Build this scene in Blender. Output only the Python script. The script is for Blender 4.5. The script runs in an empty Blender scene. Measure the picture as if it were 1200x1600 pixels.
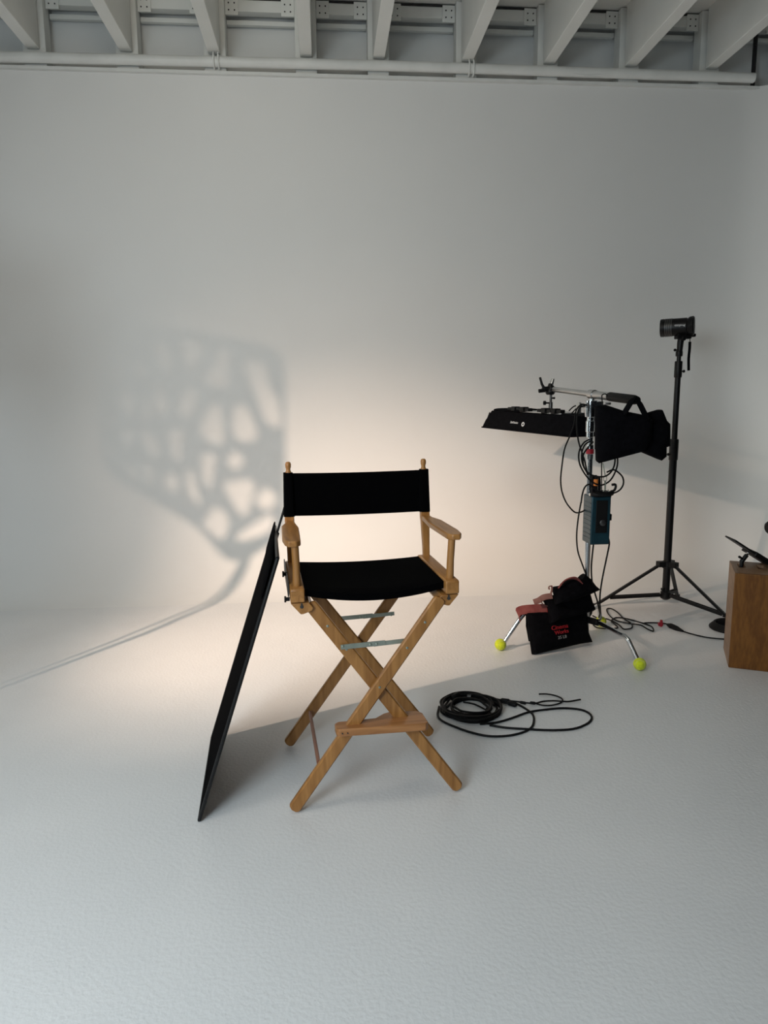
import bpy, bmesh, math, random
from mathutils import Vector, Matrix, Euler
random.seed(7)
S = bpy.context.scene
COL = S.collection

# ---------------------------------------------------------------- camera
cam_d = bpy.data.cameras.new('camera'); cam = bpy.data.objects.new('camera', cam_d); COL.objects.link(cam)
cam_d.sensor_fit = 'VERTICAL'; cam_d.sensor_height = 32; cam_d.lens = 22.0
cam_d.clip_start = .05; cam_d.clip_end = 100
R = [[0.99657, 0.021344, 0.079954], [-0.082317, 0.156582, 0.984229], [-0.008488, 0.987434, -0.157802]]
m = Matrix(((R[0][0], R[0][1], -R[0][2], 0), (R[1][0], R[1][1], -R[1][2], 0), (R[2][0], R[2][1], -R[2][2], 1.405), (0, 0, 0, 1)))
cam.matrix_world = m
S.camera = cam

# ---------------------------------------------------------------- light and exposure
S.view_settings.view_transform = 'Standard'; S.view_settings.look = 'None'
S.view_settings.exposure = 0.0; S.view_settings.gamma = 1.0; S.view_settings.use_curve_mapping = False
w = bpy.data.worlds.new('dim_studio'); S.world = w; w.use_nodes = True
w.node_tree.nodes['Background'].inputs[0].default_value = (.8, .9, 1.0, 1)
w.node_tree.nodes['Background'].inputs[1].default_value = .01

def look(o, frm, to):
    o.location = frm
    o.rotation_euler = (Vector(to) - Vector(frm)).to_track_quat('-Z', 'Y').to_euler()

# warm fresnel lamp, out of the picture on the left: its beam and the spill around it
LAMP = (-3.07, 1.29, 2.6)
for name, aim, size, energy in (('fresnel_beam', (.20, 4.9, .22), 38, 670), ('fresnel_beam', (.45, 4.4, .0), 38, 400), ('fresnel_spill', (.1, 4.9, .33), 54, 150)):
    ld = bpy.data.lights.new(name, 'SPOT'); lo = bpy.data.objects.new(name, ld); COL.objects.link(lo)
    ld.energy = energy; ld.color = (1.0, .75, .57); ld.shadow_soft_size = .04
    ld.spot_size = math.radians(size); ld.spot_blend = 1.0
    look(lo, LAMP, aim)

def area_light(name, frm, to, sx, sy, energy, color):
    ad = bpy.data.lights.new(name, 'AREA'); ao = bpy.data.objects.new(name, ad); COL.objects.link(ao)
    ad.shape = 'RECTANGLE'; ad.size = sx; ad.size_y = sy; ad.energy = energy; ad.color = color; look(ao, frm, to)
area_light('fill_wall', (-.6, 1.6, 3.6), (-.2, 5.4, 2.3), 1.2, .9, 22.5, (1.0, .92, .78))  # unseen panel added under the joists to lift the upper back wall
area_light('fill_left', (-2.4, .4, 2.6), (-1.1, 1.2, 0), 1.6, 1.6, 17, (1.0, 1.0, 1.0))  # free-hanging panel added to brighten the floor on the left
area_light('fill_near', (-1.8, -.8, 1.9), (-.9, 1.0, 0), 1.2, 1.2, 86, (.80, .93, 1.0))  # cool panel added beside the camera for the brightness of the near floor
# sun added from the far left to brighten the curved right corner
sd0 = bpy.data.lights.new('fill_side_sun', 'SUN'); so = bpy.data.objects.new('fill_side_sun', sd0); COL.objects.link(so)
sd0.energy = .15; sd0.angle = math.radians(8); sd0.color = (.88, 1.0, .96)
look(so, (-8, 5.3, 1.9), (2.4, 5.1, 1.8))

# ---------------------------------------------------------------- materials
def mat(name, col, rough=.6, metal=0., spec=.5, sheen=0.):
    mm = bpy.data.materials.new(name); mm.use_nodes = True
    b = mm.node_tree.nodes['Principled BSDF']
    b.inputs['Base Color'].default_value = (*col, 1); b.inputs['Roughness'].default_value = rough
    b.inputs['Metallic'].default_value = metal; b.inputs['Specular IOR Level'].default_value = spec
    if sheen: b.inputs['Sheen Weight'].default_value = sheen
    return mm

def nodes(mm): return mm.node_tree.nodes, mm.node_tree.links, mm.node_tree.nodes['Principled BSDF']

def add_noise(mm, scale, c1, c2, stretch=(1, 1, 1), detail=5, bump=0., bscale=None, coord='Object', dist=0.0, lo=.3, hi=.7, bdist=.01):
    N, L, b = nodes(mm)
    tc = N.new('ShaderNodeTexCoord'); mp = N.new('ShaderNodeMapping'); mp.inputs['Scale'].default_value = stretch
    L.new(tc.outputs[coord], mp.inputs[0])
    n = N.new('ShaderNodeTexNoise'); n.inputs['Scale'].default_value = scale; n.inputs['Detail'].default_value = detail
    n.inputs['Distortion'].default_value = dist
    L.new(mp.outputs[0], n.inputs['Vector'])
    r = N.new('ShaderNodeValToRGB'); r.color_ramp.elements[0].color = (*c1, 1); r.color_ramp.elements[1].color = (*c2, 1)
    r.color_ramp.elements[0].position = lo; r.color_ramp.elements[1].position = hi
    L.new(n.outputs['Fac'], r.inputs[0]); L.new(r.outputs[0], b.inputs['Base Color'])
    if bump:
        n2 = N.new('ShaderNodeTexNoise'); n2.inputs['Scale'].default_value = bscale or scale; n2.inputs['Detail'].default_value = 3
        L.new(mp.outputs[0], n2.inputs['Vector'])
        bp = N.new('ShaderNodeBump'); bp.inputs['Strength'].default_value = bump; bp.inputs['Distance'].default_value = bdist
        L.new(n2.outputs['Fac'], bp.inputs['Height']); L.new(bp.outputs[0], b.inputs['Normal'])
    return mm

M = {}
M['paint'] = add_noise(mat('cyclorama_paint', (.8, .8, .79), .55, spec=.3), .9, (.79, .79, .78), (.82, .82, .81), bump=.12, bscale=60, bdist=.003)
M['floor'] = add_noise(mat('floor_paint', (.8, .8, .79), .42, spec=.45), 1.6, (.76, .765, .77), (.82, .82, .82), bump=.42, bscale=75, bdist=.004)
M['ceil'] = add_noise(mat('ceiling_paint', (.7, .71, .68), .7), 3, (.74, .745, .71), (.80, .80, .77), bump=.2, bscale=30, bdist=.003)
M['panel'] = add_noise(mat('upper_wall_paint', (.8, .8, .79), .7), 2, (.76, .77, .76), (.82, .82, .81), bump=.1, bscale=30, bdist=.003)
M['pipe'] = add_noise(mat('pipe_paint', (.75, .76, .74), .45), 6, (.70, .71, .69), (.78, .79, .77))
M['gap'] = mat('dark_gap', (.03, .03, .03), .9)
M['oak'] = add_noise(mat('honey_oak', (.4, .22, .08), .38), 5, (.27, .112, .026), (.46, .215, .062), stretch=(9, 9, 1.1), dist=.6, bump=.05, bscale=12, bdist=.001)
M['oakh'] = add_noise(mat('honey_oak_lengthwise', (.4, .22, .08), .38), 5, (.27, .112, .026), (.46, .215, .062), stretch=(9, 1.1, 9), dist=.6)
M['oaku'] = add_noise(mat('honey_oak_crosswise', (.4, .2, .08), .38), 5, (.28, .112, .035), (.46, .205, .072), stretch=(1.1, 9, 9), dist=.6)
M['redwood'] = add_noise(mat('reddish_wood', (.3, .12, .06), .5), 6, (.22, .085, .05), (.34, .15, .09), stretch=(9, 1, 9))
M['canvas'] = add_noise(mat('black_canvas', (.004, .004, .0045), 1.0, spec=.03), 300, (.0008, .0008, .001), (.002, .002, .0024), bump=.3, bscale=500, bdist=.0005)
M['nylon'] = add_noise(mat('black_nylon', (.004, .004, .005), .9, spec=.06), 40, (.0022, .0022, .003), (.0045, .0045, .006), bump=.5, bscale=25, bdist=.004)
M['flag'] = add_noise(mat('black_duvetyne', (.01, .01, .011), 1.0, spec=.01), 90, (.0018, .0018, .0022), (.0035, .0035, .004), bump=.2, bscale=200, bdist=.001)
M['black'] = mat('black_metal', (.005, .005, .0055), .42, spec=.28)
M['blackp'] = mat('black_plastic', (.0045, .0045, .005), .55, spec=.22)
M['rubber'] = mat('black_rubber', (.004, .004, .0045), .6, spec=.2)
M['chrome'] = mat('chrome', (.62, .64, .66), .16, 1.)
M['alu'] = mat('brushed_aluminium', (.55, .55, .54), .34, 1.)
M['zinc'] = add_noise(mat('zinc_plated_steel', (.32, .35, .30), .45, .75), 12, (.27, .31, .26), (.42, .45, .39))
M['steel'] = mat('dark_steel', (.10, .10, .10), .4, .9)
M['teal'] = add_noise(mat('teal_anodised', (.015, .075, .10), .38, .35), 20, (.006, .034, .050), (.010, .048, .068))
M['red'] = mat('red_plastic', (.36, .01, .025), .5)
M['orange'] = mat('orange_plastic', (.75, .22, .03), .5)
M['white'] = mat('white_print', (.75, .75, .75), .6)
M['redprint'] = mat('red_print', (.38, .008, .014), .7)
M['greyprint'] = mat('grey_print', (.2, .2, .2), .7)
M['ball'] = add_noise(mat('tennis_felt', (.6, .72, .03), .95, spec=.1, sheen=.3), 60, (.52, .62, .02), (.72, .82, .04), bump=.8, bscale=300, bdist=.002)
M['seam'] = mat('ball_seam', (.55, .58, .30), .8)
M['web'] = add_noise(mat('faded_red_webbing', (.33, .11, .10), .9, spec=.1), 16, (.17, .036, .038), (.30, .10, .09), bump=.3, bscale=200, bdist=.001)
M['webpink'] = add_noise(mat('faded_pink_webbing', (.35, .2, .18), .9, spec=.1), 16, (.17, .08, .07), (.28, .15, .13), bump=.3, bscale=200, bdist=.001)
M['hole'] = mat('hole_inside', (.10, .035, .018), .8)
M['gobo'] = add_noise(mat('foam_board', (.1, .1, .1), .9), 4, (.08, .08, .08), (.12, .12, .12))

def plywood():
    mm = mat('varnished_birch_plywood', (.36, .2, .08), .45, spec=.35)
    N, L, b = nodes(mm)
    tc = N.new('ShaderNodeTexCoord'); mp = N.new('ShaderNodeMapping'); mp.inputs['Scale'].default_value = (2.6, 2.6, .55)
    L.new(tc.outputs['Object'], mp.inputs[0])
    n = N.new('ShaderNodeTexNoise'); n.inputs['Scale'].default_value = 2.2; n.inputs['Detail'].default_value = 3; n.inputs['Distortion'].default_value = 1.4
    L.new(mp.outputs[0], n.inputs['Vector'])
    wv = N.new('ShaderNodeMath'); wv.operation = 'MULTIPLY'; wv.inputs[1].default_value = 26; L.new(n.outputs['Fac'], wv.inputs[0])
    sn = N.new('ShaderNodeMath'); sn.operation = 'SINE'; L.new(wv.outputs[0], sn.inputs[0])
    f = N.new('ShaderNodeTexNoise'); f.inputs['Scale'].default_value = 40; L.new(mp.outputs[0], f.inputs['Vector'])
    ad_ = N.new('ShaderNodeMath'); ad_.operation = 'MULTIPLY_ADD'; ad_.inputs[1].default_value = .16; L.new(sn.outputs[0], ad_.inputs[0]); L.new(f.outputs['Fac'], ad_.inputs[2])
    r = N.new('ShaderNodeValToRGB'); r.color_ramp.elements[0].color = (.145, .052, .008, 1); r.color_ramp.elements[1].color = (.225, .088, .015, 1)
    r.color_ramp.elements[0].position = .25; r.color_ramp.elements[1].position = .75
    L.new(ad_.outputs[0], r.inputs[0]); L.new(r.outputs[0], b.inputs['Base Color'])
    return mm
M['ply'] = plywood()
M['plyedge'] = add_noise(mat('birch_ply_edge', (.45, .27, .14), .5), 6, (.24, .135, .072), (.34, .20, .115), stretch=(1, 1, 6))

# ---------------------------------------------------------------- mesh helpers
V3 = Vector
def frame(d, up=V3((0, 0, 1))):
    d = d.normalized()
    if abs(d.dot(up)) > .999: up = V3((0, 1, 0))
    x = d.cross(up).normalized(); y = x.cross(d).normalized()
    return x, y, d

class MB:
    def __init__(s): s.bm = bmesh.new()
    def loft(s, rings, cap0=True, cap1=True, closed=True):
        rr = [[s.bm.verts.new(p) for p in r] for r in rings]
        n = len(rr[0])
        for a, b in zip(rr, rr[1:]):
            for i in range(n if closed else n - 1):
                j = (i + 1) % n
                s.bm.faces.new((a[i], a[j], b[j], b[i]))
        if closed and cap0: s.bm.faces.new(rr[0][::-1])
        if closed and cap1: s.bm.faces.new(rr[-1])
        return s
    def box(s, c, sz, rot=None):
        c = V3(c); h = V3(sz) / 2
        Rm = rot if rot is not None else Matrix.Identity(3)
        P = lambda x, y, z: c + Rm @ V3((x * h.x, y * h.y, z * h.z))
        return s.loft([[P(-1, -1, z), P(1, -1, z), P(1, 1, z), P(-1, 1, z)] for z in (-1, 1)])
    def bar(s, a, b, wd, ht, side=(1, 0, 0)):
        a, b = V3(a), V3(b); d = (b - a).normalized()
        sd = V3(side); sd = (sd - d * sd.dot(d)).normalized(); up = sd.cross(d)
        q = [(-1, -1), (1, -1), (1, 1), (-1, 1)]
        return s.loft([[p + sd * (i * wd / 2) + up * (j * ht / 2) for i, j in q] for p in (a, b)])
    def rbar(s, a, b, wd, ht, side=(1, 0, 0), r=.25, endr=0.0):
        # rounded bar: chamfered section, optionally rounded ends across its width
        a, b = V3(a), V3(b); d = (b - a).normalized(); L = (b - a).length
        sd = V3(side); sd = (sd - d * sd.dot(d)).normalized(); up = sd.cross(d)
        c = min(wd, ht) * r
        def ring(p, k=1.0):
            W, H = wd / 2 * k, ht / 2
            q = [(-W + c * k, -H), (W - c * k, -H), (W, -H + c), (W, H - c), (W - c * k, H), (-W + c * k, H), (-W, H - c), (-W, -H + c)]
            return [p + sd * x + up * y for x, y in q]
        rings = []
        if endr:
            for t in (0, .3, .6, 1): rings.append(ring(a + d * endr * t, .45 + .55 * math.sqrt(1 - (1 - t) ** 2)))
            for t in (1, .6, .3, 0): rings.append(ring(b - d * endr * t, .45 + .55 * math.sqrt(1 - (1 - t) ** 2)))
        else: rings = [ring(a), ring(b)]
        return s.loft(rings)
    def tube(s, pts, r, n=10, smooth=0, caps=True):
        pts = [V3(p) for p in pts]
        if smooth: pts = spline(pts, smooth)
        if isinstance(r, (list, tuple)):
            n0 = len(r) - 1
            rs = [r[min(int(i / (len(pts) - 1) * n0), n0 - 1)] * (1 - (i / (len(pts) - 1) * n0 - min(int(i / (len(pts) - 1) * n0), n0 - 1))) + r[min(int(i / (len(pts) - 1) * n0), n0 - 1) + 1] * (i / (len(pts) - 1) * n0 - min(int(i / (len(pts) - 1) * n0), n0 - 1)) for i in range(len(pts))]
        else: rs = [r] * len(pts)
        x, y, _ = frame(pts[1] - pts[0])
        rings = []
        for i, p in enumerate(pts):
            t = (pts[min(i + 1, len(pts) - 1)] - pts[max(i - 1, 0)]).normalized()
            x = (x - t * x.dot(t)).normalized(); y = t.cross(x)
            rings.append([p + (x * math.cos(k * 2 * math.pi / n) + y * math.sin(k * 2 * math.pi / n)) * rs[i] for k in range(n)])
        return s.loft(rings, caps, caps)
    def lathe(s, o, d, prof, n=24):
        # prof: (distance along axis, radius)
        o = V3(o); x, y, d = frame(V3(d))
        return s.loft([[o + d * t + (x * math.cos(k * 2 * math.pi / n) + y * math.sin(k * 2 * math.pi / n)) * max(r, 1e-4) for k in range(n)] for t, r in prof])
    def prism(s, poly, ext):
        e = V3(ext); P = [V3(p) for p in poly]
        return s.loft([P, [p + e for p in P]])
    def sphere(s, c, r, n=16, sq=(1, 1, 1)):
        c = V3(c); k = n // 2
        return s.loft([[c + V3((sq[0] * r * math.sin(a) * math.cos(b), sq[1] * r * math.sin(a) * math.sin(b), sq[2] * r * math.cos(a)))
                        for b in [i * 2 * math.pi / n for i in range(n)]] for a in [math.pi * (.02 + .96 * j / k) for j in range(k + 1)]])
    def pad(s, outline, nrm, th, sub=3, wr=.0, seed=0, rnd=False):
        # a padded cloth shape: outline loop of points, thickness along nrm, pinched at its seam
        P = [V3(p) for p in outline]
        if rnd: P = spline(P + [P[0]], sub)[:-1]
        else:
            Q = []
            for i, p in enumerate(P):
                q = P[(i + 1) % len(P)]
                for k in range(sub): Q.append(p.lerp(q, k / sub))
            P = Q
        c = sum(P, V3()) / len(P); nv = V3(nrm).normalized()
        rnd_ = random.Random(seed); ph = [rnd_.uniform(0, 6.28) for _ in range(6)]
        def ring(k, sgn):
            out = []
            h = th / 2 * math.sqrt(max(0, 1 - k ** 5))
            for p in P:
                q = c + (p - c) * k
                ww = wr * (math.sin(q.x * 41 + ph[0]) * math.sin(q.z * 33 + ph[1]) + .6 * math.sin(q.z * 75 + q.x * 30 + ph[2])) * (1 - k ** 3)
                out.append(q + nv * (sgn * h + ww))
            return out
        ks = [.06, .25, .45, .65, .8, .9, .96]
        rings = [ring(k, -1) for k in ks] + [ring(1.0, 0)] + [ring(k, 1) for k in ks[::-1]]
        return s.loft(rings)
    def strap(s, pts, wd, th, side, smooth=4):
        pts = spline([V3(p) for p in pts], smooth) if smooth else [V3(p) for p in pts]
        sd0 = V3(side); rings = []
        for i, p in enumerate(pts):
            t = (pts[min(i + 1, len(pts) - 1)] - pts[max(i - 1, 0)]).normalized()
            sd = (sd0 - t * sd0.dot(t)).normalized(); up = sd.cross(t)
            rings.append([p + sd * (a * wd / 2) + up * (b * th / 2) for a, b in ((-1, -1), (1, -1), (1, 1), (-1, 1))])
        return s.loft(rings)
    def obj(s, name, m_, parent=None, off=(0, 0, 0), smooth=True, bevel=0., angle=40):
        bm = s.bm
        bmesh.ops.translate(bm, verts=bm.verts, vec=-V3(off))
        bmesh.ops.recalc_face_normals(bm, faces=bm.faces)
        me = bpy.data.meshes.new(name); bm.to_mesh(me); bm.free()
        me.materials.append(M[m_] if isinstance(m_, str) else m_)
        if smooth:
            me.polygons.foreach_set('use_smooth', [True] * len(me.polygons))
            me.set_sharp_from_angle(angle=math.radians(angle))
        o = bpy.data.objects.new(name, me); COL.objects.link(o)
        if parent: o.parent = parent
        else: o.location = off
        if bevel:
            b = o.modifiers.new('bevel', 'BEVEL'); b.width = bevel; b.segments = 2; b.limit_method = 'ANGLE'; b.angle_limit = math.radians(35)
        return o

def spline(P, k):
    out = []; n = len(P)
    for i in range(n - 1):
        p0 = P[i - 1] if i else P[0] * 2 - P[1]; p1, p2 = P[i], P[i + 1]; p3 = P[i + 2] if i + 2 < n else P[-1] * 2 - P[-2]
        for j in range(k):
            t = j / k
            out.append(.5 * ((2 * p1) + (p2 - p0) * t + (2 * p0 - 5 * p1 + 4 * p2 - p3) * t * t + (3 * p1 - p0 - 3 * p2 + p3) * t ** 3))
    out.append(P[-1].copy()); return out

def thing(name, label, cat, loc=(0, 0, 0), rz=0, group=None):
    o = bpy.data.objects.new(name, None); COL.objects.link(o); o.empty_display_size = .05
    o.location = loc; o.rotation_euler = (0, 0, rz); o['label'] = label; o['category'] = cat
    if group: o['group'] = group
    return o
def tag(o, label, cat, group=None):
    o['label'] = label; o['category'] = cat
    if group: o['group'] = group
    return o
def struct(o): o['kind'] = 'structure'; return o

def text(name, body, size, m_, parent, origin, xdir, ydir, off=(0, 0, 0), extr=.0006, shear=0.):
    cu = bpy.data.curves.new(name + '_curve', 'FONT'); cu.body = body; cu.size = size; cu.extrude = extr; cu.align_x = 'CENTER'; cu.shear = shear
    t = bpy.data.objects.new(name + '_tmp', cu); COL.objects.link(t)
    bpy.context.view_layer.update()
    me = bpy.data.meshes.new_from_object(t.evaluated_get(bpy.context.evaluated_depsgraph_get()))
    bpy.data.objects.remove(t); bpy.data.curves.remove(cu)
    x = V3(xdir).normalized(); y = V3(ydir); y = (y - x * y.dot(x)).normalized(); z = x.cross(y)
    me.transform(Matrix.Translation(V3(origin) - V3(off)) @ Matrix((x, y, z)).transposed().to_4x4())
    me.materials.clear(); me.materials.append(M[m_])
    o = bpy.data.objects.new(name, me); COL.objects.link(o); o.parent = parent
    return o

# ---------------------------------------------------------------- the cyclorama and the room
YW, RC, XC = 5.43, .36, 3.12          # back wall plane, cove radius, where the right-hand corner starts curving
ZT = 3.675
RF = .60                              # cove radius between floor and back wall
def cyc():
    mb = MB()
    prof = [(RF - RF * math.sin(a), RF - RF * math.cos(a) - (.0015 if a == 0 else 0)) for a in [i * math.pi / 2 / 14 for i in range(15)]]   # (distance off the wall, height)
    prof += [(0, z) for z in (1.0, 1.6, 2.2, 2.9, ZT)]
    rings = []
    for x in (-6, -4, -2, 0, 1, 2, 2.25, 2.5, 2.7, 2.9, 3.0, XC):
        k = 1 - (1 - RC / RF) * max(0, min(1, (x - 2) / (XC - 2)))
        rings.append([V3((x, YW - d * k, z)) for d, z in prof])
    prof = [(d * RC / RF, z) for d, z in prof]
    for i in range(1, 17):
        a = i * math.pi / 2 / 16
        rings.append([V3((XC + (RC - d) * math.sin(a), YW - RC + (RC - d) * math.cos(a), z)) for d, z in prof])
    for y in (4.95, 4.75, 4.55): rings.append([V3((XC + RC - d, y, z)) for d, z in prof])
    mb.loft(rings, closed=False)
    o = mb.obj('wall_back', 'paint', smooth=True, angle=80)
    sd = o.modifiers.new('thickness', 'SOLIDIFY'); sd.thickness = .03; sd.offset = 1; sd.use_rim = False
    return o
wall = cyc()
# normals must face into the room so that the thickness grows outwards
me = wall.data
if me.polygons[0].normal.z < 0: me.flip_normals()
wall.modifiers['thickness'].offset = -1
struct(wall)
mb = MB()
mb.loft([[(-6, -3, 0), (7, -3, 0), (7, YW - RC, 0), (-6, YW - RC, 0)], [(-6, -3, -.05), (7, -3, -.05), (7, YW - RC, -.05), (-6, YW - RC, -.05)]])
struct(mb.obj('floor', 'floor', smooth=False))

# ceiling: boards, deep joists, posts, blocking with bolted plates; one fixed structure
YB = 5.60
CZ = 4.185
mb = MB(); mb.box((-1.2, 1.5, CZ + .02), (9.8, 8.6, .04))
ceiling = struct(mb.obj('ceiling', 'ceil', smooth=False))
JX = [-3.15, -2.54, -1.926, -1.31, -.714, -.082, .428, 1.06, 1.655, 2.262, 2.873, 3.49]
for i, x in enumerate(JX):
    mb = MB(); mb.box((x, 1.35, (3.775 + CZ) / 2 + .003), (.083, 8.1, CZ - 3.775))
    mb.obj('joist', 'ceil', ceiling, smooth=False, bevel=.004)
    mb = MB(); mb.box((x, 5.475, 3.93), (.15, .11, .5))
    mb.obj('post', 'ceil', ceiling, smooth=False, bevel=.003)
    if i + 1 < len(JX):
        x0, x1 = x + .077, JX[i + 1] - .077
        mb = MB(); mb.box(((x0 + x1) / 2, 5.51, CZ - .055), (x1 - x0, .07, .075))
        bl = mb.obj('blocking', 'ceil', ceiling, smooth=False, bevel=.003)
        mb = MB(); mb.box(((x0 + x1) / 2, 5.55, CZ - .135), (x1 - x0, .03, .03)); mb.obj('ledger', 'ceil', ceiling, smooth=False, bevel=.002)
        mb = MB(); mb.box(((x0 + x1) / 2, 5.473, CZ - .012), (x1 - x0, .012, .012)); mb.obj('shadow_gap', 'gap', ceiling, smooth=False)
        for e in (x0 + .045, x1 - .045):
            mb = MB(); mb.box((e, 5.470, CZ - .065), (.09, .012, .11)); p = mb.obj('metal_plate', 'ceil', bl, smooth=False, bevel=.002)
            mb = MB()
            for bx, bz in ((-.02, .02), (.02, .02), (-.02, -.025), (.02, -.025)):
                mb.lathe((e + bx, 5.465, CZ - .065 + bz), (0, -1, 0), [(0, .005), (.004, .005)], 8)
            q = mb.obj('bolt_heads', 'gap', bl)
mb = MB(); mb.box((-1.2, YB + .02, 3.93), (9.8, .04, .6))
struct(mb.obj('wall_upper', 'panel', smooth=False))
mb = MB(); mb.box((-1.4, 5.5, ZT - .01), (9.6, .2, .02))
struct(mb.obj('trim_1', 'pipe', smooth=False))
mb = MB(); mb.box((3.262, 5.50, 3.94), (.006, .05, .50))
struct(mb.obj('trim_2', 'gap', smooth=False))

# pipe along the top of the wall, with its straps
t = thing('water_pipe', 'long white painted pipe running along the top of the wall below the joists', 'pipe', (.5, 5.39, 3.722))
mb = MB(); mb.tube([(-6, 5.385, 3.712), (-2.1, 5.385, 3.718), (.5, 5.385, 3.732), (3.20, 5.385, 3.722)], .034, 14)
mb.obj('pipe', 'pipe', t, (.5, 5.39, 3.722))
for x in (-.70, 1.085):
    mb = MB()
    for dx in (-.016, .016): mb.tube([(x + dx, 5.44, 3.80), (x + dx, 5.36, 3.775), (x + dx, 5.343, 3.73), (x + dx, 5.352, 3.69), (x + dx, 5.39, 3.682)], .006, 6, smooth=3)
    mb.obj('strap', 'pipe', t, (.5, 5.39, 3.722))
mb = MB(); mb.box((-1.4, YW - .004, 3.668), (9.2, .006, .005))  # dark strip painted in as the shade line beneath the pipe
struct(mb.obj('pipe_shade_strip', 'gap', smooth=False))
mb = MB(); mb.tube([(-0.0428,5.3600,3.7429),(0.1930,5.3600,3.7289),(0.4489,5.3600,3.7193),(0.9858,5.3600,3.7171),(1.5644,5.3600,3.7367),(1.7525,5.3600,3.7164),(1.9420,5.3600,3.6960),(2.2024,5.3600,3.7198),(2.5380,5.3600,3.7200),(2.7322,5.3600,3.7079),(2.8518,5.3600,3.7368),(3.1475,5.3600,3.7057)], .0035, 5, smooth=4)
tag(mb.obj('loose_wire', 'pipe', off=(1, 5.36, 3.8)), 'thin white wire drooping along the joist ends above the pipe', 'wire')

# ---------------------------------------------------------------- director's chair
CH = (.136, 2.516, 0)
chair = thing('directors_chair', 'tall folding wooden chair with black canvas seat and back', 'chair', CH, math.radians(5.3))
def cp(mb, name, m_, parent=None, **k): return mb.obj(name, m_, parent or chair, **k)
def lerp(a, b, t): return V3(a).lerp(V3(b), t)
for v, dv in ((-.222, .0125), (.228, -.0125)):
    for sgn in (1, -1):
        y = v - sgn * dv
        a = (-.298 * sgn, y, .012); b = ((.222 if v < 0 else .236) * sgn, y, .735)
        mb = MB(); mb.rbar(a, b, .043, .021, side=(1, 0, 0), r=.22, endr=.014)
        lg = cp(mb, 'leg', 'oak')
        if v < 0:
            for tt in (.585, .77, .89):
                mb = MB(); q = lerp(a, b, tt); mb.lathe(q + V3((0, -.0095, 0)), (0, -1, 0), [(0, .0048), (.002, .0045), (.003, .002)], 10)
                cp(mb, 'screw', 'zinc', lg)
# lower cleats and seat rails
for s_ in (-1, 1):
    mb = MB()
    poly = [(.286, .744), (.226, .744), (.212, .726), (.216, .716), (.246, .706), (.254, .706)]
    mb.prism([(s_ * u_, -.235, z_) for u_, z_ in poly], (0, .46, 0))
    cl = cp(mb, 'pivot_cleat', 'oakh', bevel=.002)
    mb = MB(); mb.lathe((s_ * .250, -.2345, .732), (0, -1, 0), [(0, .006), (.002, .006)], 10); mb.lathe((s_ * .250, -.2345, .741), (0, -1, 0), [(0, .0035), (.002, .0035)], 8)
    cp(mb, 'bolt_hole', 'gap', cl)
    mb = MB()
    ends = [(-.238, .79), (-.232, .794), (.17, .794), (.20, .790), (.213, .778), (.213, .747), (-.238, .747)]
    mb.prism([(s_ * .2395, y, z) for y, z in ends], (s_ * .047, 0, 0))
    cp(mb, 'seat_rail', 'oakh', bevel=.004)
# metal strip and bolts on the outside of the left rail
mb = MB(); mb.box((-.290, .01, .775), (.004, .36, .05)); st = cp(mb, 'rail_strip', 'steel')
for y, z in ((-.03, .795), (-.19, .748)):
    mb = MB(); mb.lathe((-.287, y, z), (-1, 0, 0), [(0, .007), (.012, .007), (.012, .011), (.018, .011)], 12); cp(mb, 'bolt', 'blackp', st)
# back posts with turned finials
for s_ in (-1, 1):
    mb = MB(); rings = []
    for z, v, hw, hd in ((.785, .162, .0125, .0125), (.83, .168, .013, .0125), (.93, .185, .0165, .013), (.945, .187, .018, .013), (.985, .193, .017, .013), (1.132, .205, .0135, .0115)):
        rings.append([(s_ * .2655 + a * hw, v + b * hd, z) for a, b in ((-1, -1), (1, -1), (1, 1), (-1, 1))])
    mb.loft(rings); p = cp(mb, 'back_post', 'oak', bevel=.003)
    mb = MB(); mb.lathe((s_ * .264, .205, 1.130), (0, .05, 1), [(0, .0115), (.004, .0118), (.010, .0085), (.017, .0082), (.024, .0105), (.034, .0112), (.041, .0092), (.044, .005)], 16)
    cp(mb, 'finial', 'oak', p)
# arms and their front posts
for s_ in (-1, 1):
    mb = MB()
    out = [(.250, .185), (.281, .185), (.283, .13), (.300, .06), (.305, -.15), (.299, -.215), (.288, -.240), (.262, -.240), (.247, -.222), (.244, -.13), (.240, 0.02), (.247, .11)]
    mb.prism([(s_ * u_, v_, .934) for u_, v_ in out], (0, 0, .020))
    cp(mb, 'armrest', 'oakh', bevel=.004)
    mb = MB(); mb.tube([(s_ * .2635, -.198, .79), (s_ * .2635, -.205, .86), (s_ * .266, -.212, .936)], [.0135, .0125, .0125], 14)
    cp(mb, 'arm_post', 'oak')
# canvas back: one cloth looped around both posts
def back_canvas():
    mb = MB(); rings = []
    N = 28
    for i in range(N + 1):
        u = -.2655 + .531 * i / N; k = 1 - (u / .2655) ** 2
        v = .186 + .018 * k
        z0 = .968 - .006 * k; z1 = 1.131 - .005 * k
        rings.append([(u, v + (z - .968) * .07, z) for z in [z0 + (z1 - z0) * j / 10 for j in range(11)]] + [(u, v + .004 + (z - .968) * .07, z) for z in [z1 + (z0 - z1) * j / 10 for j in range(11)]])
    mb.loft(rings)
    for s_ in (-1, 1):       # sleeve around the post
        rings = []
        for z in [.966 + (1.133 - .966) * j / 8 for j in range(9)]:
            hw = .0215 - (z - .966) * .022; cv = .192 + (z - .966) * .075
            rings.append([(s_ * .2655 + hw * math.copysign(abs(math.cos(a)) ** .6, math.cos(a)), cv + .0165 * math.copysign(abs(math.sin(a)) ** .6, math.sin(a)), z) for a in [q * 2 * math.pi / 20 for q in range(20)]])
        mb.loft(rings)
    return mb
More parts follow.
